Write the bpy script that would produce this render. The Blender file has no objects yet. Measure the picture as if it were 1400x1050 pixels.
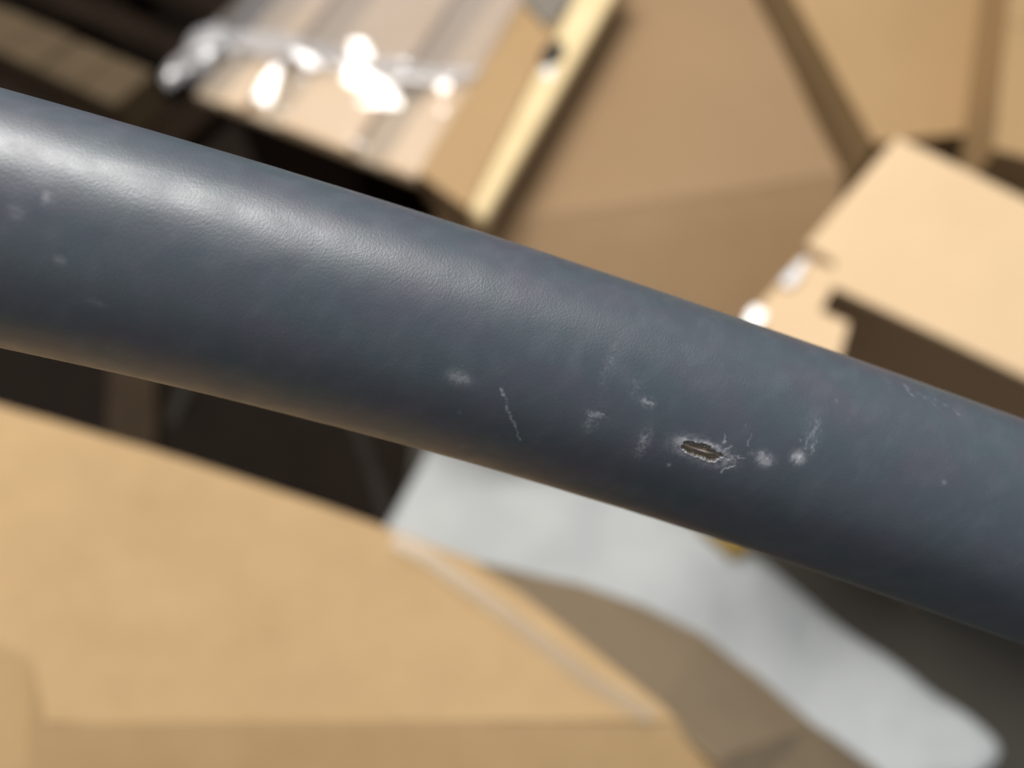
import bpy, bmesh, math, random
import numpy as np
from mathutils import Vector, Matrix, noise as mnoise
random.seed(7)
rng = np.random.RandomState(11)
SC = bpy.context.scene
COL = SC.collection

# ------------------------------------------------------------------ camera
CAM_H = 1.10                      # the phone is held 1.1 m above the floor
PITCH = math.radians(30)          # tilt forward from straight down
FPX = 1049.0                      # focal length in pixels of the 1400 px wide photograph
cam_data = bpy.data.cameras.new("camera")
cam = bpy.data.objects.new("camera", cam_data)
COL.objects.link(cam)
cam.location = (0, 0, CAM_H)
cam.rotation_euler = (PITCH, 0, 0)
cam_data.sensor_width = 36.0
cam_data.lens = 36.0 * FPX / 1400.0
cam_data.clip_start = 0.005
cam_data.clip_end = 100.0
cam_data.dof.use_dof = True
cam_data.dof.focus_distance = 0.096
cam_data.dof.aperture_fstop = 8.8
SC.camera = cam

# ------------------------------------------------------------------ world and lamps
w = bpy.data.worlds.new("World")
SC.world = w
w.use_nodes = True
bg = w.node_tree.nodes["Background"]
bg.inputs[0].default_value = (0.68, 0.70, 0.74, 1)
bg.inputs[1].default_value = 0.52


def lamp(name, loc, target, sx, sy, power, col, roll=0.0):
    d = bpy.data.lights.new(name, 'AREA')
    d.shape = 'RECTANGLE'
    d.size, d.size_y = sx, sy
    d.energy = power
    d.color = col
    o = bpy.data.objects.new(name, d)
    COL.objects.link(o)
    o.location = loc
    q = (Vector(target) - Vector(loc)).to_track_quat('-Z', 'Y')
    o.rotation_mode = 'QUATERNION'
    o.rotation_quaternion = q @ Matrix.Rotation(roll, 3, 'Z').to_quaternion()
    return o


KEY = Vector((-0.25, 1.16, 2.75))
lamp("ceiling_or_fill_lamp", KEY, (-0.25, 1.0, 0.0), 1.25, 0.56, 74, (1.0, 0.97, 0.93), math.radians(0))
lamp("ceiling_or_fill_lamp", (-1.9, -1.5, 2.7), (0.3, 0.7, 0.2), 2.0, 2.0, 7, (1.0, 0.95, 0.88))  # unseen fill, added to brighten the box fronts

SC.view_settings.view_transform = 'Standard'
SC.view_settings.look = 'None'
SC.view_settings.exposure = 0.0
SC.view_settings.gamma = 1.0
SC.view_settings.use_curve_mapping = False
SC.cycles.max_bounces = 10
SC.cycles.transparent_max_bounces = 12
SC.cycles.caustics_reflective = False
SC.cycles.caustics_refractive = False
SC.cycles.sample_clamp_indirect = 6.0
SC.cycles.use_denoising = True

CX = Vector((1, 0, 0))
CU = Vector((0, math.cos(PITCH), math.sin(PITCH)))
CF = Vector((0, math.sin(PITCH), -math.cos(PITCH)))
CAMP = Vector((0, 0, CAM_H))


def cam2w(x, y, z):
    """camera axes (right, down, forward) in metres -> world"""
    return CAMP + CX * x - CU * y + CF * z


def at(u, v, z):
    """where the line of sight through a photo pixel meets the level z"""
    d = CX * ((u - 700) / FPX) - CU * ((v - 525) / FPX) + CF
    t = (z - CAM_H) / d.z
    return CAMP + d * t


# ------------------------------------------------------------------ materials
def nd(nt, t, loc=(0, 0), **kw):
    n = nt.nodes.new(t)
    for k, v in kw.items():
        setattr(n, k, v)
    return n


def new_mat(name):
    m = bpy.data.materials.new(name)
    m.use_nodes = True
    nt = m.node_tree
    return m, nt, nt.nodes["Principled BSDF"]


def mottled(name, c1, c2, rough=0.7, scale=6.0, stretch=(1, 1, 1), bump=0.0, bscale=200.0,
            spec=0.3, fibre=0.35, stain=None):
    """two-tone noise with finer fibres, optional stain blotches and fine relief"""
    m, nt, p = new_mat(name)
    L = nt.links.new
    tc = nd(nt, 'ShaderNodeTexCoord')
    mp = nd(nt, 'ShaderNodeMapping')
    mp.inputs['Scale'].default_value = stretch
    L(tc.outputs['Object'], mp.inputs[0])
    n1 = nd(nt, 'ShaderNodeTexNoise')
    n1.inputs['Scale'].default_value = scale
    n1.inputs['Detail'].default_value = 5
    n2 = nd(nt, 'ShaderNodeTexNoise')
    n2.inputs['Scale'].default_value = scale * 18
    n2.inputs['Detail'].default_value = 4
    L(mp.outputs[0], n1.inputs[0])
    L(mp.outputs[0], n2.inputs[0])
    ad = nd(nt, 'ShaderNodeMix', data_type='FLOAT')
    ad.inputs[0].default_value = fibre
    L(n1.outputs[0], ad.inputs[2])
    L(n2.outputs[0], ad.inputs[3])
    rp = nd(nt, 'ShaderNodeValToRGB')
    rp.color_ramp.elements[0].position = 0.3
    rp.color_ramp.elements[1].position = 0.7
    rp.color_ramp.elements[0].color = (*c1, 1)
    rp.color_ramp.elements[1].color = (*c2, 1)
    L(ad.outputs[0], rp.inputs[0])
    out = rp.outputs[0]
    if stain:
        n3 = nd(nt, 'ShaderNodeTexNoise')
        n3.inputs['Scale'].default_value = scale * 0.6
        n3.inputs['Detail'].default_value = 3
        L(mp.outputs[0], n3.inputs[0])
        r3 = nd(nt, 'ShaderNodeValToRGB')
        r3.color_ramp.elements[0].position = 0.52
        r3.color_ramp.elements[1].position = 0.66
        r3.color_ramp.elements[0].color = (0, 0, 0, 1)
        r3.color_ramp.elements[1].color = (0.7, 0.7, 0.7, 1)
        L(n3.outputs[0], r3.inputs[0])
        mx = nd(nt, 'ShaderNodeMix', data_type='RGBA')
        L(r3.outputs[0], mx.inputs[0])
        L(out, mx.inputs[6])
        mx.inputs[7].default_value = (*stain, 1)
        out = mx.outputs[2]
    L(out, p.inputs['Base Color'])
    p.inputs['Roughness'].default_value = rough
    p.inputs['Specular IOR Level'].default_value = spec
    if bump:
        nb = nd(nt, 'ShaderNodeTexNoise')
        nb.inputs['Scale'].default_value = bscale
        nb.inputs['Detail'].default_value = 3
        L(mp.outputs[0], nb.inputs[0])
        b = nd(nt, 'ShaderNodeBump')
        b.inputs['Strength'].default_value = bump
        b.inputs['Distance'].default_value = 0.002
        L(nb.outputs[0], b.inputs['Height'])
        L(b.outputs[0], p.inputs['Normal'])
    return m


M_NEAR = mottled("kraft_light", (0.385, 0.25, 0.115), (0.52, 0.35, 0.178), scale=2.6, fibre=0.2, bump=0.15)
M_BIG = mottled("kraft_brown", (0.29, 0.185, 0.094), (0.325, 0.21, 0.11), scale=4, bump=0.15)
M_RIGHT = mottled("kraft_tan", (0.36, 0.23, 0.105), (0.41, 0.265, 0.13), scale=4, bump=0.15)
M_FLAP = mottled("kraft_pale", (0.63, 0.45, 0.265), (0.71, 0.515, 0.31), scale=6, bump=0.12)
M_KRAFTSHADE = mottled("kraft_shaded", (0.23, 0.15, 0.085), (0.27, 0.18, 0.10), scale=6, bump=0.12)  # darker kraft, shade of the walls and slot put into the colour
M_PLANK = mottled("plank_wood", (0.68, 0.49, 0.31), (0.76, 0.57, 0.38), scale=8, stretch=(1, 1, 1), bump=0.1)
M_PACK = mottled("packing_brown", (0.40, 0.31, 0.21), (0.50, 0.39, 0.27), scale=6)
M_CARDGREY = mottled("card_grey", (0.17, 0.15, 0.12), (0.21, 0.185, 0.15), scale=6)
M_CREAM = mottled("board_cream", (0.66, 0.50, 0.26), (0.78, 0.62, 0.36), scale=14, bump=0.2)
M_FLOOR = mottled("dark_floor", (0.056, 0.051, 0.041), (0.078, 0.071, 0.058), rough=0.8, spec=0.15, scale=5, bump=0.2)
M_SHEET = mottled("pale_grey", (0.44, 0.465, 0.47), (0.62, 0.64, 0.63), rough=0.75, scale=7, bump=0.15,
                  fibre=0.15)
M_DIMWOOD = mottled("dimmed_wood", (0.085, 0.056, 0.028), (0.12, 0.082, 0.042), scale=9, bump=0.4, bscale=90)  # wood darkened, the corner's dimness is in its colour
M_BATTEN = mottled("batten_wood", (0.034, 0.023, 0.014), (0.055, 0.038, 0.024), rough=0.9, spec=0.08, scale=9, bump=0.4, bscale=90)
M_SHADEWOOD = mottled("shade_wood", (0.010, 0.006, 0.003), (0.020, 0.012, 0.007), rough=0.9, spec=0.08, scale=9, bump=0.4, bscale=90)  # near-black wood, shade put into the colour
M_YELLOW = mottled("yellow_card", (0.30, 0.20, 0.045), (0.36, 0.24, 0.06), scale=20)
M_GREYSTRAP = mottled("grey_strap", (0.022, 0.019, 0.016), (0.040, 0.035, 0.030), rough=0.9, spec=0.05, scale=20)
M_FLAPSHADE = mottled("kraft_flap_shade", (0.235, 0.175, 0.11), (0.27, 0.205, 0.13), scale=5, bump=0.15)  # greyer kraft, the hanging flap's shade put into its colour
M_FLOORSHADE = mottled("floor_shade_black", (0.010, 0.007, 0.005), (0.017, 0.012, 0.009), rough=0.9, spec=0.08, scale=7)  # near-black colour in place of shade on the left floor
M_BLACK = mottled("hole_shade", (0.012, 0.012, 0.013), (0.02, 0.02, 0.02), scale=20)
M_WHITE = mottled("white_and_glint", (0.80, 0.79, 0.78), (0.86, 0.85, 0.84), rough=0.25, scale=20, spec=0.6)  # the white also paints the glints on the tape


def tape_mat():
    m, nt, p = new_mat("clear_tape")
    p.inputs['Base Color'].default_value = (0.50, 0.46, 0.38, 1)
    p.inputs['Roughness'].default_value = 0.22
    t = nd(nt, 'ShaderNodeBsdfTransparent')
    mx = nd(nt, 'ShaderNodeMixShader')
    mx.inputs[0].default_value = 0.16
    nt.links.new(t.outputs[0], mx.inputs[1])
    nt.links.new(p.outputs[0], mx.inputs[2])
    nt.links.new(mx.outputs[0], nt.nodes["Material Output"].inputs[0])
    return m


def film_mat(name, veil, tint, rough):
    """thin clear wrap: mostly see-through, mirror-like sheen, a slight milky veil"""
    m, nt, p = new_mat(name)
    nt.nodes.remove(p)
    L = nt.links.new
    t = nd(nt, 'ShaderNodeBsdfTransparent')
    t.inputs[0].default_value = (0.97, 0.97, 0.97, 1)
    d = nd(nt, 'ShaderNodeBsdfDiffuse')
    d.inputs[0].default_value = (*tint, 1)
    g = nd(nt, 'ShaderNodeBsdfGlossy')
    g.inputs['Roughness'].default_value = rough
    g.inputs[0].default_value = (1, 1, 1, 1)
    n = nd(nt, 'ShaderNodeTexNoise')
    n.inputs['Scale'].default_value = 22
    tc = nd(nt, 'ShaderNodeTexCoord')
    L(tc.outputs['Object'], n.inputs[0])
    b = nd(nt, 'ShaderNodeBump')
    b.inputs['Strength'].default_value = 0.12
    b.inputs['Distance'].default_value = 0.01
    L(n.outputs[0], b.inputs['Height'])
    L(b.outputs[0], g.inputs['Normal'])
    m1 = nd(nt, 'ShaderNodeMixShader')
    m1.inputs[0].default_value = veil
    L(t.outputs[0], m1.inputs[1])
    L(d.outputs[0], m1.inputs[2])
    lw = nd(nt, 'ShaderNodeLayerWeight')
    lw.inputs[0].default_value = 0.5
    pw = nd(nt, 'ShaderNodeMath', operation='POWER')
    pw.inputs[1].default_value = 4.0
    L(lw.outputs['Facing'], pw.inputs[0])
    f = nd(nt, 'ShaderNodeMath', operation='MULTIPLY_ADD')
    f.inputs[1].default_value = 0.85
    f.inputs[2].default_value = 0.075
    L(pw.outputs[0], f.inputs[0])
    m2 = nd(nt, 'ShaderNodeMixShader')
    L(f.outputs[0], m2.inputs[0])
    L(m1.outputs[0], m2.inputs[1])
    L(g.outputs[0], m2.inputs[2])
    L(m2.outputs[0], nt.nodes["Material Output"].inputs[0])
    return m


M_TAPE = tape_mat()
M_FILM = film_mat("clear_film", 0.06, (0.75, 0.72, 0.74), 0.10)
M_FILM3 = film_mat("folded_film", 0.28, (0.80, 0.77, 0.76), 0.13)
M_FILM2 = film_mat("milky_film", 0.20, (0.40, 0.34, 0.30), 0.14)


# ------------------------------------------------------------------ object helpers
def thing(name, label, cat, loc, group=None):
    o = bpy.data.objects.new(name, None)
    o.empty_display_size = 0.05
    COL.objects.link(o)
    o.location = loc
    o['label'] = label
    o['category'] = cat
    if group:
        o['group'] = group
    return o


def obj(name, bm, mat, parent=None, smooth=False, bevel=0.0):
    """link a bmesh given in world coordinates as one mesh, local to its parent's base"""
    off = Vector(parent.location) if parent else Vector((0, 0, 0))
    if parent and parent.parent:
        off = off + Vector(parent.parent.location)
    me = bpy.data.meshes.new(name)
    bmesh.ops.recalc_face_normals(bm, faces=bm.faces)
    for v in bm.verts:
        v.co -= off
    bm.to_mesh(me)
    bm.free()
    me.materials.append(mat)
    for f in me.polygons:
        f.use_smooth = smooth
    o = bpy.data.objects.new(name, me)
    COL.objects.link(o)
    if parent:
        o.parent = parent
    if bevel:
        b = o.modifiers.new("bevel", 'BEVEL')
        b.width = bevel
        b.segments = 3
        b.limit_method = 'ANGLE'
    return o


def slab(top, thick, direction=Vector((0, 0, -1)), bm=None):
    """a plate: the top outline (world points) with real thickness"""
    bm = bm or bmesh.new()
    a = [bm.verts.new(p) for p in top]
    b = [bm.verts.new(Vector(p) + direction * thick) for p in top]
    bm.faces.new(a)
    bm.faces.new(b[::-1])
    n = len(top)
    for i in range(n):
        j = (i + 1) % n
        bm.faces.new((a[i], b[i], b[j], a[j]))
    return bm


def walls(outline, z0, z1, thick, bm=None, closed=True):
    """upright board walls round an outline"""
    bm = bm or bmesh.new()
    n = len(outline)
    c = sum((Vector(p) for p in outline), Vector()) / n
    inner = []
    for p in outline:
        p = Vector(p)
        d = (c - p)
        d.z = 0
        inner.append(p + d.normalized() * thick * 1.4)
    for i in range(n if closed else n - 1):
        j = (i + 1) % n
        o0, o1, i0, i1 = outline[i], outline[j], inner[i], inner[j]
        vs = []
        for p in (o0, o1, i1, i0):
            vs.append((bm.verts.new((p[0], p[1], z0)), bm.verts.new((p[0], p[1], z1))))
        for k in range(4):
            l = (k + 1) % 4
            bm.faces.new((vs[k][0], vs[l][0], vs[l][1], vs[k][1]))
        bm.faces.new([x[1] for x in vs])
        bm.faces.new([x[0] for x in vs][::-1])
    return bm


def smooth_poly(pts, n=8):
    """Catmull-Rom through the closed outline"""
    out = []
    N = len(pts)
    for i in range(N):
        p0, p1, p2, p3 = (Vector(pts[(i + k - 1) % N]) for k in range(4))
        for k in range(n):
            t = k / n
            out.append(0.5 * ((2 * p1) + (p2 - p0) * t + (2 * p0 - 5 * p1 + 4 * p2 - p3) * t * t
                              + (3 * p1 - p0 - 3 * p2 + p3) * t ** 3))
    return out


def ribbon(pts, width, thick, bm=None):
    bm = bm or bmesh.new()
    prev = None
    for i, p in enumerate(pts):
        a = pts[max(i - 1, 0)]
        b = pts[min(i + 1, len(pts) - 1)]
        d = (b - a).normalized()
        s = d.cross(Vector((0, 0, 1))).normalized() * width / 2
        up = Vector((0, 0, thick))
        ring = [bm.verts.new(p + s), bm.verts.new(p - s), bm.verts.new(p - s + up), bm.verts.new(p + s + up)]
        if prev:
            for k in range(4):
                bm.faces.new((prev[k], prev[(k + 1) % 4], ring[(k + 1) % 4], ring[k]))
        else:
            bm.faces.new(ring[::-1])
        prev = ring
    bm.faces.new(prev)
    return bm


# ------------------------------------------------------------------ floor
bm = bmesh.new()
bmesh.ops.create_grid(bm, x_segments=4, y_segments=4, size=8)
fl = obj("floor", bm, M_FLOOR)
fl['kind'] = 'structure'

# added black sheet, stands in for shade under the things at the left
mt_ = obj("floor_shade", slab([Vector((-2.6, 0.1, .004)), at(150, 800, .004), at(520, 800, .004), at(560, 640, .004), at(590, 300, .004), at(560, 200, .004), Vector((-0.1, 2.2, .004)), Vector((-2.6, 2.2, .004))], 0.003), M_FLOORSHADE)
mt_['label'] = "added black sheet standing in for shade under the pallet and behind the tan box"
mt_['category'] = "mat"

# pale grey sheet on the floor
pts = [(590, 612), (530, 722), (500, 790), (700, 880), (900, 930), (1040, 1000), (1180, 1062),
       (1290, 1072), (1345, 1052), (1362, 1022), (1328, 985), (1275, 948), (1222, 908), (1160, 868), (1100, 818), (1020, 756),
       (940, 715), (850, 670), (740, 620)]
crn = [at(u, v, 0.006) for u, v in pts]
outline = smooth_poly(crn[2:], 6)[:-5] + [crn[0], crn[1]]
bm = bmesh.new()
vs = [bm.verts.new(p) for p in outline]
f = bm.faces.new(vs)
r = bmesh.ops.triangulate(bm, faces=[f])
for _ in range(3):
    bmesh.ops.subdivide_edges(bm, edges=[e for e in bm.edges if e.calc_length() > 0.03], cuts=1)
    bmesh.ops.triangulate(bm, faces=bm.faces[:])
for v in bm.verts:
    v.co.z += 0.006 * mnoise.noise(v.co * 9) + 0.003 * mnoise.noise(v.co * 31) + 0.006
ex = bmesh.ops.extrude_face_region(bm, geom=bm.faces[:])
for g in ex['geom']:
    if isinstance(g, bmesh.types.BMVert):
        g.co.z -= 0.004
sh = obj("packing_sheet", bm, M_SHEET, smooth=True)
sh['label'] = "pale grey sheet lying on the dark floor with a rounded end"
sh['category'] = "sheet"

# ------------------------------------------------------------------ near cardboard box, lower left
ZN = 0.62
base = at(300, 850, ZN)
base.z = 0
box = thing("cardboard_box", "large light tan cardboard box filling the lower left with a tape strip along its fold",
            "cardboard box", base)
Z = lambda u, v, dz=0.0: at(u, v, ZN + dz)
front_l, front_r = (-260, 988), (905, 985)
top_pts = [Z(-260, 470), Z(0, 556), Z(300, 645), Z(530, 722), Z(657, 768), Z(705, 806), Z(905, 966), Z(925, 985), Z(65, 988), Z(45, 900), Z(-60, 760), Z(-260, 760)]


def panel(name, pts, mat, parent, thick=0.004, sub=4, amp=0.002, direction=Vector((0, 0, -1))):
    """a slightly buckled board"""
    bm = bmesh.new()
    f = bm.faces.new([bm.verts.new(p) for p in pts])
    bmesh.ops.triangulate(bm, faces=[f])
    for _ in range(sub):
        bmesh.ops.subdivide_edges(bm, edges=[e for e in bm.edges if e.calc_length() > 0.025], cuts=1)
        bmesh.ops.triangulate(bm, faces=bm.faces[:])
    for v in bm.verts:
        v.co -= direction * (amp * mnoise.noise(v.co * 7) + amp * 0.4 * mnoise.noise(v.co * 19))
    bmesh.ops.recalc_face_normals(bm, faces=bm.faces)
    ex = bmesh.ops.extrude_face_region(bm, geom=bm.faces[:])
    for g in ex['geom']:
        if isinstance(g, bmesh.types.BMVert):
            g.co += direction * thick
    return obj(name, bm, mat, parent, smooth=False)


panel("top_panel", top_pts, M_NEAR, box, amp=0.007)
# the front flap falls away from the fold at the bottom of the frame
fp = [Z(65, 988), Z(925, 985), Z(985, 1035), Z(1010, 1100, -0.02), Z(600, 1200, -0.04), Vector((-.12, -.75, ZN - .075)), Vector((-.40, -.75, ZN - .075)), Z(30, 1180, -0.035)]
panel("front_flap", fp, M_NEAR, box, amp=0.002)
lp = [Z(-260, 760), Z(-60, 760), Z(45, 900), Z(65, 988), Z(30, 1180, -0.035), Vector((-.40, -.75, ZN - .075)), Vector((-1.0, -.75, ZN - .05)), Z(-700, 900)]
panel("side_flap", lp, M_NEAR, box, amp=0.002)
# hanging flap on the right of the fold, with its curved worn edge
fo_ = at(1110, 994, ZN - 0.25)
hp = [Z(657, 768), Z(705, 806), Z(905, 966), fo_,
      at(1040, 930, ZN - 0.22), at(960, 868, ZN - 0.19), at(880, 829, ZN - 0.16), at(790, 800, ZN - 0.10), at(720, 783, ZN - 0.05)]
hn = (Vector(hp[2]) - Vector(hp[1])).cross(Vector(hp[6]) - Vector(hp[2])).normalized()
if hn.x < 0:
    hn = -hn
panel("hanging_flap", hp, M_FLAPSHADE, box, amp=0.003, direction=-hn)
hp = [Z(905, 966), Z(985, 1035), Z(1010, 1100, -0.02), at(1290, 1150, ZN - 0.46), at(1195, 1047, ZN - 0.38), fo_]
panel("flap_tip", hp, M_FLAPSHADE, box, amp=0.003, direction=-hn)
# body walls under the panels
bw = [at(-240, 480, ZN), at(0, 566, ZN), at(300, 655, ZN), at(525, 732, ZN), at(640, 775, ZN), at(690, 815, ZN), at(880, 970, ZN),
      at(920, 1060, ZN), Vector((-.14, -.7, ZN)), Vector((-.95, -.7, ZN)), at(-650, 760, ZN)]
obj("wall", walls(bw, 0.0, ZN - 0.10, 0.005), M_NEAR, box)
obj("tape_strip", ribbon([Z(538, 738, .003), Z(580, 758, .0035), Z(700, 845, .004), Z(800, 925, .004), Z(893, 982, .003)], 0.010, 0.0005), M_TAPE, box)

# ------------------------------------------------------------------ things in the dark gap between box and tube
g0 = at(170, 620, 0.03)
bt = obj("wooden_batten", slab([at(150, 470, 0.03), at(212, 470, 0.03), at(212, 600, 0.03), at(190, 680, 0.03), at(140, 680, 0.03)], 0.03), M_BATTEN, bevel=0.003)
bt['label'] = "short brown wooden batten on the dark floor behind the tan box"
bt['category'] = "batten"
stp = obj("plastic_strap", ribbon([at(476, 560, .004), at(490, 590, .012), at(508, 640, .008), at(524, 690, .004), at(540, 740, .004)], 0.018, 0.0012), M_GREYSTRAP)
stp['label'] = "thin grey plastic strap on the dark floor left of the pale sheet"
stp['category'] = "strap"
stp = obj("torn_wrap", ribbon([at(256, 520, .004), at(250, 540, .012), at(240, 560, .012), at(232, 582, .004)], 0.022, 0.0012), M_GREYSTRAP)
stp['label'] = "small grey shred of wrap on the dark floor right of the batten"
stp['category'] = "wrap shred"
ys = obj("cardboard_scrap", slab([at(955, 700, .03), at(1000, 706, .03), at(1030, 745, .03), at(1005, 762, .03), at(960, 722, .03)], 0.02), M_YELLOW, bevel=0.003)
ys['label'] = "small yellow piece at the upper edge of the pale sheet under the tube"
ys['category'] = "scrap"

# ------------------------------------------------------------------ big brown box, centre top
ZB = 0.35
b1, b2 = at(600, 318, ZB), at(1152, 238, ZB)
back = (at(1048, -10, ZB) - at(1168, 226, ZB)).normalized()
b3, b4 = b2 + back * 0.62, b1 + back * 0.62
bb = thing("cardboard_box", "large plain brown cardboard box in the middle with its top lit and front shaded",
           "cardboard box", Vector(((b1 + b3) / 2).to_2d().to_3d()))
panel("top_panel", [b1, b2, b3, b4], M_BIG, bb, amp=0.003)
n_out = Vector(((b2 - b1).y, -(b2 - b1).x, 0)).normalized()


def on_flap(p, d):
    return Vector((p.x, p.y, 0)) + n_out * d + Vector((0, 0, ZB - 0.001 - 0.55 * d))


e1 = b2 - b1
panel("front_flap", [on_flap(b1 - e1 * .02, 0), on_flap(b1 - e1 * .03, .12), on_flap(b1 + e1 * .25, .15), on_flap(b1 + e1 * .70, .16), on_flap(b2 - e1 * .055, .10), on_flap(b2, .0)],
      M_BIG, bb, amp=0.003)  # box front sloped outward, shaped to catch more light
ins = [p + (((b1 + b3) / 2) - p).normalized() * 0.006 for p in (b1, b2, b3, b4)]
obj("wall", walls(ins, 0, ZB - 0.0055, 0.005), M_BIG, bb)

# ------------------------------------------------------------------ boxes at the top right
ZC = 0.37


def carton(corner_px, z, label, mat, depth, width, ang, z0=0.0):
    c = at(*corner_px, z)
    ex_ = Vector((math.cos(ang), math.sin(ang), 0))
    ey_ = Vector((-math.sin(ang), math.cos(ang), 0))
    p = [c, c + ex_ * width, c + ex_ * width + ey_ * depth, c + ey_ * depth]
    cen = (p[0] + p[2]) / 2
    t = thing("cardboard_box", label, "cardboard box", Vector((cen.x, cen.y, z0)))
    panel("top_flap", [p[0], p[1], p[1] + ey_ * (depth / 2 - .001), p[0] + ey_ * (depth / 2 - .001)], mat, t, amp=0.002)
    panel("top_flap", [p[0] + ey_ * (depth / 2 + .001), p[1] + ey_ * (depth / 2 + .001), p[2], p[3]], mat, t, amp=0.002)
    ins = [q + (cen - q).normalized() * 0.003 for q in p]
    obj("wall", walls(ins, z0, z - 0.0055, 0.005), mat, t)
    return t


carton((1196, 196), ZC, "tan cardboard box at the top right behind the pale open box", M_RIGHT, 0.7, 0.5, math.radians(9))
carton((1360, 203), ZC + .10, "flat tan carton on the top right box, cut off by the photo corner", M_RIGHT, 0.5, 0.35, math.radians(-21), ZC + .002)

# ------------------------------------------------------------------ pale open box, right
ZF = 0.50
F = lambda u, v, dz=0.0: at(u, v, ZF + dz)
fb = thing("cardboard_box", "pale open cardboard box at the right with a dark notched slot in its top",
           "cardboard box", Vector((F(1320, 420).x, F(1320, 420).y, 0)))
fo = [(1226, 188), (1300, 222), (1420, 280), (1640, 385), (1700, 520), (1600, 610), (1420, 524), (1140, 391), (1122, 424), (1161, 441), (1147, 490),
      (1178, 560), (1030, 500), (1008, 452), (1095, 352), (1140, 366), (1142, 357), (1103, 333)]
pf = panel("top_panel", [F(u, v) for u, v in fo], M_FLAP, fb, amp=0.002)
# body
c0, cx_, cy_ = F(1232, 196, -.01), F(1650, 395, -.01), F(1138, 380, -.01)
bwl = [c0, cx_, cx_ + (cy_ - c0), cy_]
obj("wall", walls(bwl, 0, ZF - 0.006, 0.005), M_KRAFTSHADE, fb)
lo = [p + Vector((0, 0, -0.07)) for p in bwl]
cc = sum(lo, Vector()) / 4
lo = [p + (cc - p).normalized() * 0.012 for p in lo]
obj("inner_flap", slab(lo, 0.004), M_KRAFTSHADE, fb)
# tape ends on the left edge, glints put into white colour and tilt
def pucker(name, center, n, rx, ry, mat, parent, tdir):
    bm = bmesh.new()
    n = n.normalized()
    tx = (tdir - n * tdir.dot(n)).normalized()
    ty = n.cross(tx)
    ring = []
    N = 20
    cv = bm.verts.new(center)
    bot = []
    for k in range(N):
        a = 2 * math.pi * k / N
        rr = 1 + 0.2 * math.sin(3 * a + center.x * 50)
        q = center + tx * (rx * rr * math.cos(a)) + ty * (ry * rr * math.sin(a))
        ring.append(bm.verts.new(q))
        bot.append(bm.verts.new(q - n * 0.002))
    bb_ = bm.verts.new(center - n * 0.002)
    for k in range(N):
        l = (k + 1) % N
        bm.faces.new((cv, ring[k], ring[l]))
        bm.faces.new((bb_, bot[l], bot[k]))
        bm.faces.new((ring[k], bot[k], bot[l], ring[l]))
    return obj(name, bm, mat, parent)


def bisect(p, light=KEY):
    return ((CAMP - p).normalized() + (light - p).normalized()).normalized()


p = F(1086, 374, .006)
ed = (F(1226, 188) - F(1103, 333)).normalized()
pucker("tape_glint", p, (bisect(p) + Vector((.3, 0, .6))).normalized(), 0.020, 0.0055, M_WHITE, fb, ed)
p = F(1030, 436, .008)
pucker("tape_glint", p, bisect(p), 0.014, 0.007, M_WHITE, fb, ed)

# ------------------------------------------------------------------ flat box with pale edge strip, top centre
ZP = 0.425
P = lambda u, v, dz=0.0: at(u, v, ZP + dz)
eb = thing("cardboard_box", "flat tan box with a cream edge strip and painted dark hole beside the wrapped bundle",
           "cardboard box", Vector((P(680, 120).x, P(680, 120).y, 0)))
tp = [P(573, 236), P(640, 286), P(772, 20), P(800, -60), P(745, -60)]
panel("top_panel", tp, M_RIGHT, eb, amp=0.002)
pts = [P(640, 284, .012), P(662, 300, .012), P(752, 145, .012), P(800, 62, .012), P(870, -60, .012), P(812, -60, .012), P(728, 108, .012)]
obj("edge_strip", slab(pts, 0.03), M_CREAM, eb, bevel=0.008)
obj("wall", walls([P(576, 237, -.03), P(641, 286, -.03), P(662, 300, -.03), P(860, -50, -.03), P(750, -50, -.03)], ZB + .004, ZP - 0.018, 0.005), M_KRAFTSHADE, eb)
bm = bmesh.new()
cc = P(756, 73, .0135)
dd = (P(772, 45, .0135) - P(740, 100, .0135)).normalized()
n2_ = Vector((-dd.y, dd.x, 0))
hole = [cc + dd * (0.028 * math.cos(a)) + n2_ * (0.014 * math.sin(a)) for a in np.linspace(0, 2 * math.pi, 17)[:-1]]
obj("hole_shade_plate", slab(hole, 0.02), M_BLACK, eb)  # solid black plate, its colour stands for the shade inside a hole
p = P(750, 99, .016)
pucker("staple_tab", p, (bisect(p) + Vector((0, 0, .5))).normalized(), 0.010, 0.007, M_WHITE, eb, dd)
gp = obj("grey_card", slab([P(716, -30, .006), P(716, 2, .006), P(751, 38, .006), P(782, 0, .006), P(795, -30, .006)], 0.003), M_CARDGREY, eb)

# ------------------------------------------------------------------ film-wrapped bundle of boards, top left of centre
O_ = P(251, 112)
E_ = P(570, 236)
A_ = (E_ - O_)
alen = A_.length
A_.normalize()
B_ = (P(712, 0) - P(571, 234))
B_.normalize()
blen = 0.75
wb = thing("wrapped_bundle", "bundle of tan boards wrapped in clear shiny film behind the grey tube", "wrapped bundle",
           Vector(((O_ + A_ * alen / 2 + B_ * .3).x, (O_ + A_ * alen / 2 + B_ * .3).y, 0)))


def apar(u, v):
    return (P(u, v) - O_).dot(A_)


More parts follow.
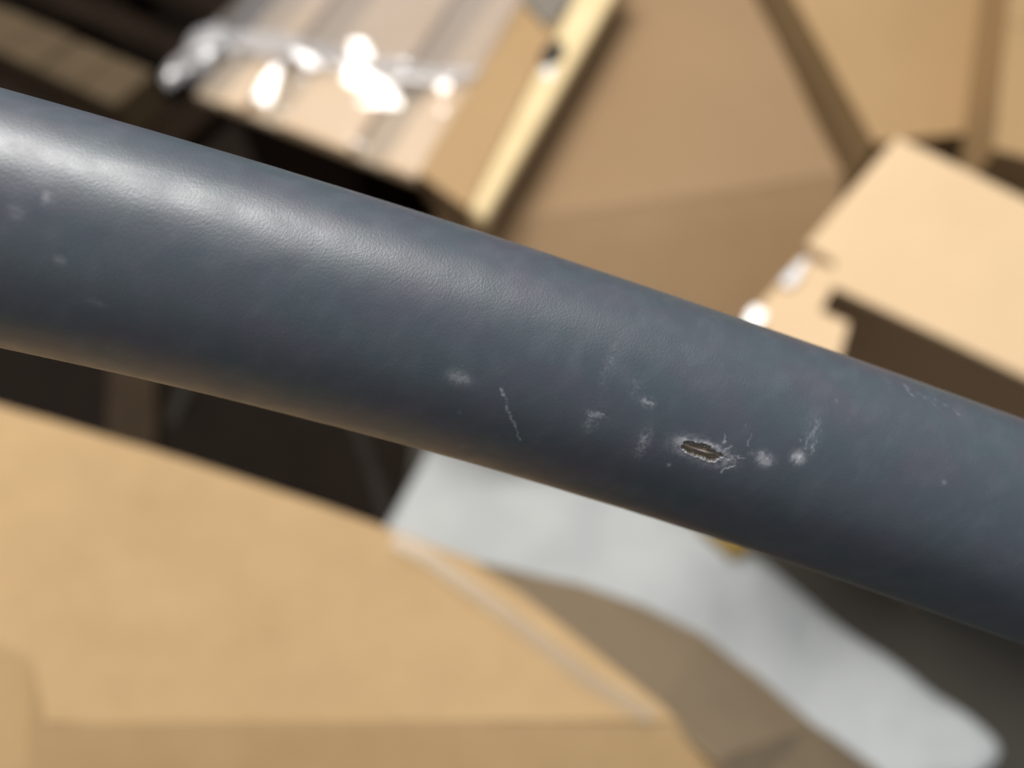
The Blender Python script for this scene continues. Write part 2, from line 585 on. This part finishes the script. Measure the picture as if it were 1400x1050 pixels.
edges = [apar(294, 133), apar(328, 142), apar(378, 160), apar(478, 196), apar(526, 212), apar(568, 236)]
zt = -0.004
for a0, a1 in ((edges[0], edges[1]), (edges[2], edges[3]), (edges[4], edges[5])):
    q = [O_ + A_ * a0, O_ + A_ * a1, O_ + A_ * a1 + B_ * blen, O_ + A_ * a0 + B_ * blen]
    obj("board", slab([x + Vector((0, 0, -.008)) for x in q], 0.014), M_PLANK, wb, bevel=0.003)
q = [O_ + A_ * .004 + B_ * .006, E_ - A_ * .003 + B_ * .006, E_ - A_ * .003 + B_ * blen, O_ + A_ * .004 + B_ * blen]
obj("base_sheet", slab([x + Vector((0, 0, -.023)) for x in q], 0.008), M_PACK, wb)
q2 = [O_ + A_ * .02 + B_ * .05, O_ + A_ * alen * .62 + B_ * .05, O_ + A_ * alen * .62 + B_ * blen * .9, O_ + A_ * .02 + B_ * blen * .9]
obj("support_box", walls(q2, 0, ZP - 0.034, 0.006), M_SHADEWOOD, wb)  # near-black colour stands in for shade under the bundle

# film as a draped height field over the bundle
NA, NB = 110, 130
hots = [  # photo point, half sizes along A and B (m), roll of the crease
    ((376, 112), 0.020, 0.075), ((515, 88), 0.072, 0.030), ((520, 52), 0.028, 0.020), ((440, 72), 0.04, 0.012), ((585, 70), .014, .014),
    ((641, 96), 0.016, 0.022), ((535, 208), 0.012, 0.012), ((300, 52), 0.04, 0.006)]
hp_ = []
for (u, v), ra, rb in hots:
    c = P(u, v, .022)
    n = bisect(c)
    hp_.append(((c - O_).dot(A_), (c - O_).dot(B_), ra, rb, -n.dot(A_) / n.z, -n.dot(B_) / n.z))
bm = bmesh.new()
grid = []
for i in range(NA + 1):
    row = []
    for j in range(NB + 1):
        a = -0.010 + (alen + 0.014) * i / NA
        b = 0.002 + (blen + 0.01) * (j / NB) ** 1.35
        x = O_ + A_ * a + B_ * b
        z = 0.004 + 0.005 * mnoise.noise(Vector((a * 9, b * 5, 1))) + 0.003 * mnoise.noise(Vector((a * 26, b * 9, 4)))
        # rounded shoulders
        e = min(a + 0.010, alen + 0.004 - a, b - 0.002)
        if e < 0.012:
            z -= 0.008 * (1 - math.sqrt(max(0, 1 - ((0.012 - e) / 0.012) ** 2)))
        for (ca, cb, ra, rb, sa, sb) in hp_:
            da, db = a - ca, b - cb
            rr = (da / ra) ** 2 + (db / rb) ** 2
            if rr < 6:
                wgt = 1 / (1 + rr ** 3)
                z = z * (1 - wgt) + wgt * (0.022 + sa * da + sb * db)
        row.append(bm.verts.new(x + Vector((0, 0, z))))
    grid.append(row)
for i in range(NA):
    for j in range(NB):
        bm.faces.new((grid[i][j], grid[i + 1][j], grid[i + 1][j + 1], grid[i][j + 1]))
obj("film", bm, M_FILM, wb, smooth=True)
# doubled, milkier film behind the fold, with its rolled edge
fold = [P(u, v, .003) for u, v in ((256, 72), (276, 52), (330, 52), (400, 66), (470, 82), (540, 98), (610, 104), (655, 100))]
bm = bmesh.new()
rows = []
for k, p in enumerate(fold):
    row = []
    for j in range(24):
        q = p + B_ * (0.5 * (j / 23))
        q = q + Vector((0, 0, 0.006 * mnoise.noise(q * 14) + 0.003 * mnoise.noise(q * 40)))
        row.append(bm.verts.new(q))
    rows.append(row)
for i in range(len(rows) - 1):
    for j in range(23):
        bm.faces.new((rows[i][j], rows[i + 1][j], rows[i + 1][j + 1], rows[i][j + 1]))
obj("film_overlap", bm, M_FILM2, wb, smooth=True)
bm = bmesh.new()
prev = None
fine = []
for i in range(len(fold) - 1):
    for k in range(8):
        fine.append(fold[i].lerp(fold[i + 1], k / 8))
fine.append(fold[-1])
for i_, p in enumerate(fine):
    t_ = i_ / (len(fine) - 1)
    rr = (0.013 + 0.010 * mnoise.noise(p * 17)) * min(1, 6 * t_ + .2, 6 * (1 - t_) + .2)
    ring = []
    for k in range(12):
        a = 2 * math.pi * k / 12
        ring.append(bm.verts.new(p + Vector((0, 0, .35 * rr * math.sin(a))) + B_ * rr * 1.7 * math.cos(a)))
    if prev:
        for k in range(12):
            bm.faces.new((prev[k], prev[(k + 1) % 12], ring[(k + 1) % 12], ring[k]))
    prev = ring
obj("film_fold", bm, M_FILM3, wb, smooth=True)

bm = bmesh.new()
lc = P(272, 72, .016)
prev = None
for r_ in range(9):
    th_ = r_ / 8 * math.pi / 2
    ring = [bm.verts.new(lc + (A_ * math.cos(a) * .026 + B_ * math.sin(a) * .065) * max(math.sin(th_), .02) * (1 + .15 * math.sin(3 * a + 1)) + Vector((0, 0, .012 * math.cos(th_) + .004 * math.sin(5 * a) * math.sin(th_))))
            for a in np.linspace(0, 2 * math.pi, 25)[:-1]]
    if prev:
        for k in range(24):
            bm.faces.new((prev[k], prev[(k + 1) % 24], ring[(k + 1) % 24], ring[k]))
    prev = ring
obj("film_corner", bm, M_FILM3, wb, smooth=True)

# scrap of board on the floor in front of the bundle
s = obj("cardboard_scrap", slab([at(500, 250, .06), at(560, 262, .06), at(640, 318, .06), at(600, 380, .06), at(480, 330, .06)], 0.06), M_RIGHT, bevel=0.003)
s['label'] = "tan piece of cardboard on the floor below the flat box by the tube"
s['category'] = "scrap"

# ------------------------------------------------------------------ pallet, upper left, its dimness put into the wood colours
ZW = 0.14
W = lambda u, v, dz=0.0: at(u, v, ZW + dz)
pal = thing("wooden_pallet", "brown wooden pallet coloured dim for shade with a row of blocks in the dark upper left corner", "pallet",
            Vector((W(90, 80).x, W(90, 80).y, 0)))
d0, d1 = W(6, 8), W(190, 88)
dv = (d1 - d0).normalized()
dn = (W(-20, 62) - d0)
dn = (dn - dv * dn.dot(dv))
depth = dn.length
dn.normalize()
tot = (d1 - d0).length
nb = 5
for k in range(-2, 4):
    s0, s1 = tot * k / 3.6 + .003, tot * (k + 1) / 3.6 - .003
    jig = rng.uniform(-.004, .004)
    q = [d0 + dv * s0, d0 + dv * s1, d0 + dv * s1 + dn * depth, d0 + dv * s0 + dn * depth]
    obj("block", slab([x + Vector((0, 0, jig)) for x in q], 0.09), M_DIMWOOD, pal, bevel=0.006)
for off, wd, mt, dz in ((-0.13, .07, M_SHADEWOOD, -.02), (-0.27, .07, M_SHADEWOOD, -.02), (depth + .02, .08, M_SHADEWOOD, -.03)):
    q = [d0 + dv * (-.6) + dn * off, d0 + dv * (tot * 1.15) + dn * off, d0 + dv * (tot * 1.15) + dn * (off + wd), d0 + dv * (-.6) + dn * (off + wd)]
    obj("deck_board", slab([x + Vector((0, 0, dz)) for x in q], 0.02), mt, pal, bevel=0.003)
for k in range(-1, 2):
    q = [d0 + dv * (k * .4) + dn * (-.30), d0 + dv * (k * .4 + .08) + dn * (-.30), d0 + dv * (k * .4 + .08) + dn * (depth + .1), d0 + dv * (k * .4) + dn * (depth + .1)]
    obj("bearer", slab([x + Vector((0, 0, -.092)) for x in q], ZW - 0.092), M_SHADEWOOD, pal)

# ------------------------------------------------------------------ the painted tube
R = 0.016
PC = [-3.519, 30.342, 4.901, 111.114, 14.056, -9.033, -0.951]


def centre(x):
    """tube centre line, x in mm (camera axes), straight beyond the bend"""
    xc = np.clip(x, -112, 135)
    t = xc / 100
    y = PC[0] + PC[1] * t + PC[2] * t ** 2 + PC[6] * t ** 3
    z = PC[3] + PC[4] * t + PC[5] * t ** 2
    dy = (PC[1] + 2 * PC[2] * t + 3 * PC[6] * t ** 2) / 100
    dz = (PC[4] + 2 * PC[5] * t) / 100
    y = y + dy * (x - xc)
    z = z + dz * (x - xc)
    return np.stack([x, y, z], -1), np.stack([np.ones_like(x), dy, dz], -1)


def frame(x):
    c, t = centre(x)
    t = t / np.linalg.norm(t, axis=-1, keepdims=True)
    # side vector pointing "down" in the picture, front vector towards the camera
    zc = np.array([0, 0, 1.0])
    a = np.cross(zc, t)
    a /= np.linalg.norm(a, axis=-1, keepdims=True)
    b = np.cross(t, a)
    b = np.where(b[..., 2:3] > 0, -b, b)
    return c, t, a, b


def surf(x, ph, rad):
    c, t, a, b = frame(x)
    return c + rad[..., None] * (np.cos(ph)[..., None] * b + np.sin(ph)[..., None] * a)


xs_tab = np.linspace(-100, 120, 881)
ph_tab = np.linspace(-1.5, 1.5, 601)
XX, PP = np.meshgrid(xs_tab, ph_tab, indexing='ij')
ST = surf(XX, PP, np.full(XX.shape, R * 1000))
UU = 700 + FPX * ST[..., 0] / ST[..., 2]
VV = 525 + FPX * ST[..., 1] / ST[..., 2]


def tubexy(u, v):
    """photo point on the tube -> (mm along, mm round)"""
    k = np.argmin((UU - u) ** 2 + (VV - v) ** 2)
    i, j = np.unravel_index(k, UU.shape)
    return np.array([xs_tab[i], ph_tab[j] * R * 1000])


def spaced(parts):
    out = []
    for a, b, d in parts:
        n = max(1, int(round((b - a) / d)))
        out.append(np.linspace(a, b, n, endpoint=False))
    out.append(np.array([parts[-1][1]]))
    return np.concatenate(out)


gx, gy = tubexy(958, 617)
xs = spaced([(-420, -110, 12), (-110, -12, .6), (-12, gx - 7, .2), (gx - 7, gx + 7, .09), (gx + 7, 60, .2), (60, 130, .6), (130, 420, 12)])
cs = spaced([(-50.26, -22, 1.2), (-22, -14, .5), (-14, gy - 4, .22), (gy - 4, gy + 4, .09), (gy + 4, 14, .2), (14, 22, .5), (22, 50.26, 1.2)])
cs = cs[:-1]
GX, GC = np.meshgrid(xs, cs, indexing='ij')


def hashgrid(ix, iy, seed):
    h = (ix.astype(np.int64) * 374761393 + iy.astype(np.int64) * 668265263 + seed * 974711) & 0xffffffff
    h = ((h ^ (h >> 13)) * 1274126177) & 0xffffffff
    return ((h ^ (h >> 16)) & 0xffff) / 65535.0


def vnoise(x, y, seed=0):
    ix, iy = np.floor(x), np.floor(y)
    fx, fy = x - ix, y - iy
    fx, fy = fx * fx * (3 - 2 * fx), fy * fy * (3 - 2 * fy)
    a = hashgrid(ix, iy, seed)
    b = hashgrid(ix + 1, iy, seed)
    c = hashgrid(ix, iy + 1, seed)
    d = hashgrid(ix + 1, iy + 1, seed)
    return (a * (1 - fx) + b * fx) * (1 - fy) + (c * (1 - fx) + d * fx) * fy


def fbm(x, y, seed=0):
    return 0.5 * vnoise(x, y, seed) + 0.3 * vnoise(x * 2.1, y * 2.1, seed + 1) + 0.2 * vnoise(x * 4.3, y * 4.3, seed + 2)


WX = GX + (fbm(GX * .9, GC * .9, 71) - .5) * 1.3
WC = GC + (fbm(GX * .9, GC * .9, 75) - .5) * 1.3


def seg_dist(px_list):
    pts = [tubexy(u, v) for u, v in px_list]
    best = np.full(GX.shape, 1e9)
    for p, q in zip(pts[:-1], pts[1:]):
        d = q - p
        t = np.clip(((WX - p[0]) * d[0] + (WC - p[1]) * d[1]) / (d @ d + 1e-9), 0, 1)
        best = np.minimum(best, np.hypot(WX - p[0] - t * d[0], WC - p[1] - t * d[1]))
    return best


scuff = np.zeros(GX.shape)
nz = fbm(GX * 3.1, GC * 3.1, 3)
nz_f = fbm(GX * 8, GC * 8, 9)
nz_h = 0.7 * fbm(GX * 5 + GC * 1.5, GC * 1.4, 61) + 0.3 * nz_f


def stroke(pxl, width, amp, rag=0.6, fine=True):
    global scuff
    d = seg_dist(pxl) + (nz - .5) * width * rag * 2
    m = np.clip(1.4 - d / width, 0, 1)
    if fine:
        m = m * np.clip((nz_h - .30) * 3.2, 0, 1)
    scuff = np.maximum(scuff, m * amp)


def smudge(pxc, rx, rc, amp, thr=.3):
    global scuff
    p = tubexy(*pxc)
    d = ((GX - p[0]) / rx) ** 2 + ((GC - p[1]) / rc) ** 2
    m = np.exp(-d * 1.1) * np.clip((nz - thr) * 3.2, 0, 1) * np.clip((nz_h - .26) * 3.0, 0.22, 1.15)
    scuff = np.maximum(scuff, np.clip(m * amp, 0, 1))


# long scratch, smudges and rub marks, where the photograph shows them
stroke([(686, 534), (694, 556), (704, 578), (709, 600)], .16, .55, .5)
smudge((628, 516), 1.4, .85, .55, .1)
smudge((815, 567), 1.3, .4, .6)
smudge((805, 580), .9, 1.2, .3)
smudge((884, 549), 1.0, .7, .5, .38)
smudge((870, 530), 1.0, 1.6, .14, .4)
smudge((878, 606), .8, 1.8, .6, .3)
smudge((832, 500), .7, 3.2, .16, .35)
smudge((1046, 628), 1.1, .9, .85, .15)
smudge((1030, 622), .7, .6, .35)
smudge((1092, 626), .75, .8, 1.2, .0)
stroke([(1096, 618), (1108, 600), (1120, 574)], .20, .3)
stroke([(1104, 622), (1115, 600), (1121, 588)], .12, .45)
smudge((1112, 590), 1.2, 2.2, .12, .3)
stroke([(988, 604), (993, 592)], .12, .7)
stroke([(988, 617), (996, 612), (1003, 607)], .16, .85)
stroke([(984, 645), (993, 643), (1003, 638)], .11, 1.0, .4, False)
stroke([(1021, 610), (1026, 592)], .10, .4)
stroke([(1006, 623), (1018, 628)], .12, .5)
stroke([(1236, 528), (1254, 544)], .12, .42)
stroke([(1262, 540), (1292, 552), (1310, 566)], .10, .3)
stroke([(1250, 536), (1285, 558)], .08, .28)
smudge((64, 270), .35, .8, .35, .1)
smudge((22, 288), .8, .7, .25, .2)
smudge((82, 356), .5, .5, .35, .1)
smudge((132, 414), 1.0, .5, .2, .2)
smudge((1290, 660), .3, .3, .45, .1)
smudge((915, 636), .3, .25, .8, .1)
stroke([(1041, 621), (1047, 629), (1051, 632)], .34, .6, .5, False)
stroke([(1090, 622), (1094, 629)], .40, .62, .5, False)
stroke([(620, 510), (630, 515), (639, 519)], .42, .34, .8, False)
stroke([(806, 565), (822, 568)], .18, .42, .9, False)
stroke([(880, 547), (890, 553)], .16, .42, .9, False)
stroke([(876, 600), (880, 610)], .20, .34, .9, False)
for k in range(14):   # stray nicks
    u, v = rng.uniform(620, 1180), rng.uniform(480, 650)
    smudge((u, v), rng.uniform(.1, .22), rng.uniform(.1, .3), rng.uniform(.1, .3), .15)

# gouge through the paint
A0, A1 = tubexy(932, 608), tubexy(987, 627)
gd = (A1 - A0)
gl = np.hypot(*gd)
gd /= gl
gn = np.array([-gd[1], gd[0]])
gc_ = (A0 + A1) / 2
ga = (GX - gc_[0]) * gd[0] + (GC - gc_[1]) * gd[1]
gb = (GX - gc_[0]) * gn[0] + (GC - gc_[1]) * gn[1]
rag = (fbm(GX * 1.6, GC * 1.6, 21) - .5) * 1.0 + (fbm(GX * 5, GC * 5, 23) - .5) * .5
half = 0.92
rr = np.sqrt(np.abs(ga / (gl / 2)) ** 2.6 + np.abs(gb / half) ** 2.2) + rag * .75
chip = rr < 1.0
ring = np.clip(1.25 - np.abs(rr - 1.25) / .62, 0, 1) * np.where(gb < 0, 1.0, .75)
ring *= np.clip((fbm(GX * 1.3, GC * 1.3, 33) - .2) * 2.6, 0, 1) * (.15 + 1.1 * nz_h)
scuff = np.maximum(scuff, np.clip(ring * .95, 0, 1))
edge_line = np.clip(1 - np.abs(rr - 1.04) / .07, 0, 1) * np.where(gb > 0, 1.0, .45)
scuff = np.maximum(scuff, np.clip(edge_line * (.3 + nz), 0, .95))
halo = np.exp(-np.clip(rr - 1, 0, None) ** 2 / .9) * np.clip((nz - .25) * 2, 0, 1) * .42
scuff = np.maximum(scuff, np.where(rr > 1, halo, 0))

inside = np.clip((1.0 - rr) / .35, 0, 1)
ridge = np.exp(-((gb + .05 + .12 * (nz - .5)) / .26) ** 2) * np.clip(1.1 - np.abs(ga) / (gl / 2), 0, 1)
disp = -0.50 * inside ** .7 + ridge * inside * .34 + inside * (nz_f - .5) * .08
disp += 0.10 * np.clip(1 - np.abs(rr - 1.12) / .16, 0, 1) * (.3 + nz)
# slow unevenness of the coated surface
disp += (fbm(GX * .09, GC * .12, 41) - .5) * .10 + (fbm(GX * .4, GC * .35, 43) - .5) * .012
rad = R * 1000 + disp
S = surf(GX, GC / (R * 1000), rad) / 1000.0
basis = np.array([list(CX), list(-CU), list(CF)])
Wd = S @ basis + np.array(list(CAMP))
tube_loc = np.array(list(cam2w(*(centre(np.array([0.0]))[0][0] / 1000))))
tube = thing("painted_tube", "long grey blue painted metal tube with a gouge crossing the whole photo in front", "tube", Vector(tube_loc))
nx, nc = GX.shape
Wl = (Wd - tube_loc).reshape(-1, 3)
ii, jj = np.meshgrid(np.arange(nx - 1), np.arange(nc), indexing='ij')
j2 = (jj + 1) % nc
quads = np.stack([ii * nc + jj, (ii + 1) * nc + jj, (ii + 1) * nc + j2, ii * nc + j2], -1).reshape(-1, 4)
chipv = chip.reshape(-1)
cmask = chipv[quads].all(axis=1)


def grid_mesh(name, verts, quads, attrs, mat, caps=False):
    used = np.unique(quads)
    remap = np.full(len(verts), -1)
    remap[used] = np.arange(len(used))
    q = remap[quads]
    me = bpy.data.meshes.new(name)
    me.vertices.add(len(used))
    me.vertices.foreach_set("co", verts[used].astype(np.float32).ravel())
    extra = []
    if caps:
        extra = [np.arange(nc)[::-1], np.arange((nx - 1) * nc, nx * nc)]
        extra = [remap[e] for e in extra]
    loops = np.concatenate([q.ravel()] + extra) if extra else q.ravel()
    npoly = len(q) + len(extra)
    starts = list(range(0, len(q) * 4, 4))
    tot_ = [4] * len(q)
    s0 = len(q) * 4
    for e in extra:
        starts.append(s0)
        tot_.append(len(e))
        s0 += len(e)
    me.loops.add(len(loops))
    me.loops.foreach_set("vertex_index", loops.astype(np.int32))
    me.polygons.add(npoly)
    me.polygons.foreach_set("loop_start", np.array(starts, np.int32))
    me.polygons.foreach_set("loop_total", np.array(tot_, np.int32))
    me.update(calc_edges=True)
    for an, av in attrs.items():
        at_ = me.attributes.new(an, 'FLOAT', 'POINT')
        at_.data.foreach_set("value", av.reshape(-1)[used].astype(np.float32))
    me.polygons.foreach_set("use_smooth", np.ones(npoly, bool))
    me.materials.append(mat)
    me.validate()
    o = bpy.data.objects.new(name, me)
    COL.objects.link(o)
    return o


def paint_mat():
    m, nt, p = new_mat("grey_paint")
    L = nt.links.new
    def attr(n):
        a = nd(nt, 'ShaderNodeAttribute')
        a.attribute_name = n
        return a.outputs['Fac']
    ax, ac, sc = attr("along"), attr("around"), attr("scuff")
    def vec(sx, sy, shear=0.0):
        c = nd(nt, 'ShaderNodeCombineXYZ')
        for s_, src, idx in ((sx, ax, 0), (sy, ac, 1)):
            k = nd(nt, 'ShaderNodeMath', operation='MULTIPLY')
            k.inputs[1].default_value = s_
            L(src, k.inputs[0])
            if idx == 0 and shear:
                k2 = nd(nt, 'ShaderNodeMath', operation='MULTIPLY_ADD')
                L(ac, k2.inputs[0])
                k2.inputs[1].default_value = shear
                L(k.outputs[0], k2.inputs[2])
                L(k2.outputs[0], c.inputs[idx])
            else:
                L(k.outputs[0], c.inputs[idx])
        return c.outputs[0]
    def noise(v, scale, detail=2.0, rough=.5):
        n = nd(nt, 'ShaderNodeTexNoise')
        n.inputs['Scale'].default_value = scale
        n.inputs['Detail'].default_value = detail
        n.inputs['Roughness'].default_value = rough
        L(v, n.inputs[0])
        return n.outputs[0]
    # colour: slow drift between two greys
    dr = noise(vec(.09, .13), 1.0, 3)
    rp = nd(nt, 'ShaderNodeValToRGB')
    rp.color_ramp.elements[0].position = .35
    rp.color_ramp.elements[1].position = .65
    rp.color_ramp.elements[0].color = (0.054, 0.059, 0.080, 1)
    rp.color_ramp.elements[1].color = (0.043, 0.064, 0.078, 1)
    L(dr, rp.inputs[0])
    hz = noise(vec(.30, .17, .10), 1.0, 5, .6)
    hr = nd(nt, 'ShaderNodeMapRange')
    hr.inputs[1].default_value = .48
    hr.inputs[2].default_value = .78
    hr.inputs[3].default_value = 0
    hr.inputs[4].default_value = .07
    L(hz, hr.inputs[0])
    mh = nd(nt, 'ShaderNodeMix', data_type='RGBA')
    L(hr.outputs[0], mh.inputs[0])
    L(rp.outputs[0], mh.inputs[6])
    mh.inputs[7].default_value = (0.30, 0.33, 0.37, 1)
    mx = nd(nt, 'ShaderNodeMix', data_type='RGBA')
    L(sc, mx.inputs[0])
    L(mh.outputs[2], mx.inputs[6])
    mx.inputs[7].default_value = (0.40, 0.41, 0.44, 1)
    L(mx.outputs[2], p.inputs['Base Color'])
    # sheen with worn variation
    rn = noise(vec(.25, .3), 1.0, 4)
    mr = nd(nt, 'ShaderNodeMapRange')
    mr.inputs[1].default_value = .3
    mr.inputs[2].default_value = .7
    mr.inputs[3].default_value = .40
    mr.inputs[4].default_value = .49
    L(rn, mr.inputs[0])
    ra = nd(nt, 'ShaderNodeMath', operation='MULTIPLY_ADD')
    L(sc, ra.inputs[0])
    ra.inputs[1].default_value = .3
    L(mr.outputs[0], ra.inputs[2])
    L(ra.outputs[0], p.inputs['Roughness'])
    p.inputs['Specular IOR Level'].default_value = .85
    # leathery grain: short ripples running across the tube
    g1 = noise(vec(3.3, 2.0, .5), 1.0, 2.0, .55)
    g2 = noise(vec(5.5, 3.0, .6), 1.0, 2.0)
    gm = nd(nt, 'ShaderNodeMix', data_type='FLOAT')
    gm.inputs[0].default_value = .3
    L(g1, gm.inputs[2])
    L(g2, gm.inputs[3])
    b = nd(nt, 'ShaderNodeBump')
    b.inputs['Strength'].default_value = 1.0
    b.inputs['Distance'].default_value = 0.00004
    L(gm.outputs[0], b.inputs['Height'])
    L(b.outputs[0], p.inputs['Normal'])
    return m


def gouge_mat():
    m, nt, p = new_mat("bare_gouge")
    L = nt.links.new
    a = nd(nt, 'ShaderNodeAttribute')
    a.attribute_name = "ridge"
    rp = nd(nt, 'ShaderNodeValToRGB')
    rp.color_ramp.elements[0].position = .2
    rp.color_ramp.elements[1].position = .85
    rp.color_ramp.elements[0].color = (0.125, 0.100, 0.072, 1)
    rp.color_ramp.elements[1].color = (0.50, 0.40, 0.33, 1)
    L(a.outputs['Fac'], rp.inputs[0])
    L(rp.outputs[0], p.inputs['Base Color'])
    p.inputs['Roughness'].default_value = .6
    return m


attrs = {"along": GX, "around": GC, "scuff": scuff}
body = grid_mesh("tube_body", Wl, quads[~cmask], attrs, paint_mat(), caps=True)
body.parent = tube
fib = vnoise(ga * 1.3 + 40, gb * 9 + 40, 91)
rv = np.clip(ridge * (.35 + fib * .9) + .35 * (fib - .35) + (nz_f > .66) * (gb < -.35) * .7, 0, 1)
gg = grid_mesh("gouge", Wl, quads[cmask], {"ridge": rv}, gouge_mat())
gg.parent = tube
gg['label'] = "brown ragged gouge where the paint is chipped through"
